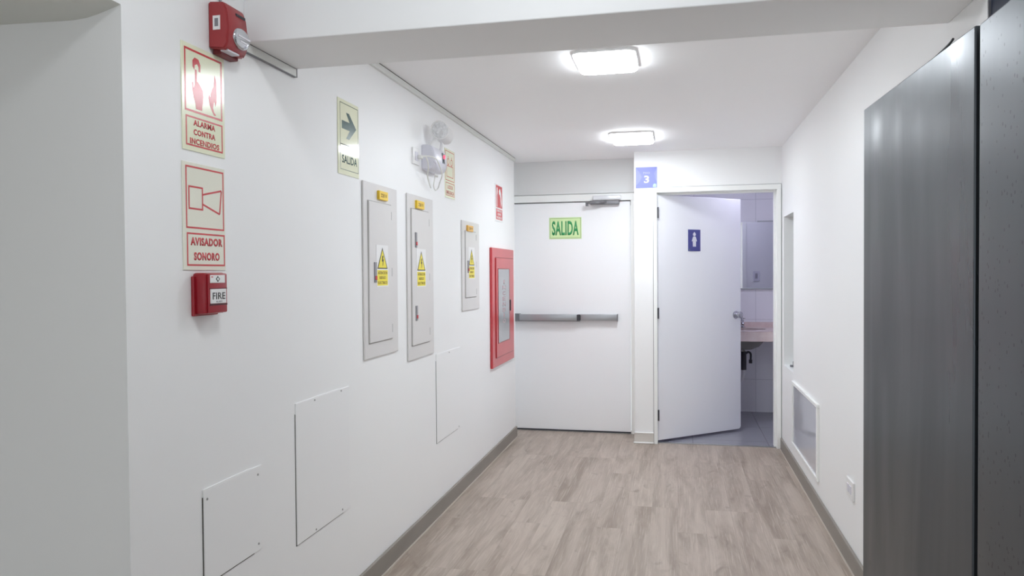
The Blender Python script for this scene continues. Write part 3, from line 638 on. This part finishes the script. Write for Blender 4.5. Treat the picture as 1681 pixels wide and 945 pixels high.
# ---------------------------------------------------------------- washroom fittings
t = thing('wash_counter', (0, 0, 0), 0, 'pale pink stone counter with sink bowl seen through the washroom doorway', 'counter')
def counter(bm):
    bx, by, ra, rb = .60, 7.60, .23, .17; n = 40
    X0, X1, Y0, Y1, zt = -.30, 1.33, 7.27, YB-.001, .858
    inner = [bm.verts.new((bx+ra*math.cos(2*PI*k/n), by+rb*math.sin(2*PI*k/n), zt)) for k in range(n)]
    outer = []
    for k in range(n):
        c, s = math.cos(2*PI*k/n), math.sin(2*PI*k/n)
        f = min(((X1-bx)/c if c > 0 else (X0-bx)/c) if abs(c) > 1e-6 else 1e9, ((Y1-by)/s if s > 0 else (Y0-by)/s) if abs(s) > 1e-6 else 1e9)
        outer.append(bm.verts.new((bx+f*c, by+f*s, zt)))
    low = [bm.verts.new(v.co-Vector((0, 0, .025))) for v in inner]
    for k in range(n):
        j = (k+1) % n
        bm.faces.new((inner[k], outer[k], outer[j], inner[j])); bm.faces.new((inner[k], inner[j], low[j], low[k]))
    box(bm, X0, X1, Y0, Y0+.02, .765, zt-.001, bev=.003); box(bm, X0, bx-ra, Y0+.02, Y1, zt-.025, zt-.001); box(bm, bx+ra, X1, Y0+.02, Y1, zt-.025, zt-.001)
    box(bm, X0, X1, Y1-.012, Y1, zt, zt+.05)
obj('counter_top', mk(counter), pink_m, t)
def bowl(bm):
    n = 40; rows = []
    for f, z in ((1.02, .835), (.99, .79), (.90, .735), (.72, .690), (.45, .664), (.12, .658)):
        rows.append([bm.verts.new((.60+.23*f*math.cos(2*PI*k/n), 7.60+.17*f*math.sin(2*PI*k/n), z)) for k in range(n)])
    for i in range(len(rows)-1):
        for k in range(n): bm.faces.new((rows[i][k], rows[i][(k+1) % n], rows[i+1][(k+1) % n], rows[i+1][k]))
    bm.faces.new(rows[-1])
    bmesh.ops.solidify(bm, geom=list(bm.faces), thickness=.006)
obj('sink_bowl', mk(bowl), basin_m, t, True)
obj('drain_pipe', mk(lambda bm: (lathe(bm, [(.025, .47), (.025, .645)], 20, 'z', (.622, 7.55, 0)), tube(bm, smooth_path([(.64, 7.55, .625), (.665, 7.56, .640), (.688, 7.57, .62), (.688, 7.58, .56)]), .010), lathe(bm, [(.016, .53), (.016, .565)], 14, 'z', (.688, 7.58, 0)))), rubber_m, t, True)
obj('pipe_outlet', mk(lambda bm: tube(bm, smooth_path([(.622, 7.55, .475), (.620, 7.57, .42), (.60, 7.60, .36), (.56, 7.75, .34), (.55, YB-.002, .34)]), .019)), white_m, t, True)
obj('sink_tailpiece', mk(lambda bm: tube(bm, [(.60, 7.6, .660), (.61, 7.57, .65), (.622, 7.55, .640)], .02)), basin_m, t, True)
t = thing('faucet', (.630, 7.81, .8585), 0, 'small chrome tap on the washroom counter', 'faucet')
obj('tap_body', mk(lambda bm: (lathe(bm, [(.030, 0), (.030, .008), (.018, .014), (.016, .060), (.019, .066), (.012, .075)], 20, 'z'), tube(bm, smooth_path([(0, 0, .055), (0, -.04, .062), (0, -.08, .055), (0, -.095, .038)]), .010))), chrome_m, t, True)
obj('tap_handle', mk(lambda bm: (tube(bm, [(-.028, 0, .095), (.028, 0, .095)], .009), tube(bm, [(0, 0, .07), (0, 0, .10)], .010))), chrome_m, t, True)
t = thing('wall_mirror', (0, YB, 0), 0, 'mirror with thin silver frame above the washroom counter', 'mirror')
B('mirror_glass', glassy_m, t, (-.2, .948, -.010, 0, 1.245, 1.905))
B('mirror_frame', steel_m, t, (-.21, .96, -.018, 0, 1.232, 1.246), (.945, .96, -.018, 0, 1.246, 1.915), (.78, .96, -.018, 0, 1.904, 1.916), (-.21, -.2, -.018, 0, 1.246, 1.915), bev=.001)
t = thing('light_switch', (.915, YW+.1, 1.30), PI, 'light switch inside the washroom, seen in the mirror', 'switch')
B('face_plate', lil_m, t, (-.035, .035, -.009, 0, 0, .115), bev=.002); B('rocker', mat('rocker_grey', sr(176, 176, 186), .4), t, (-.014, .014, -.013, -.008, .028, .088), bev=.002)
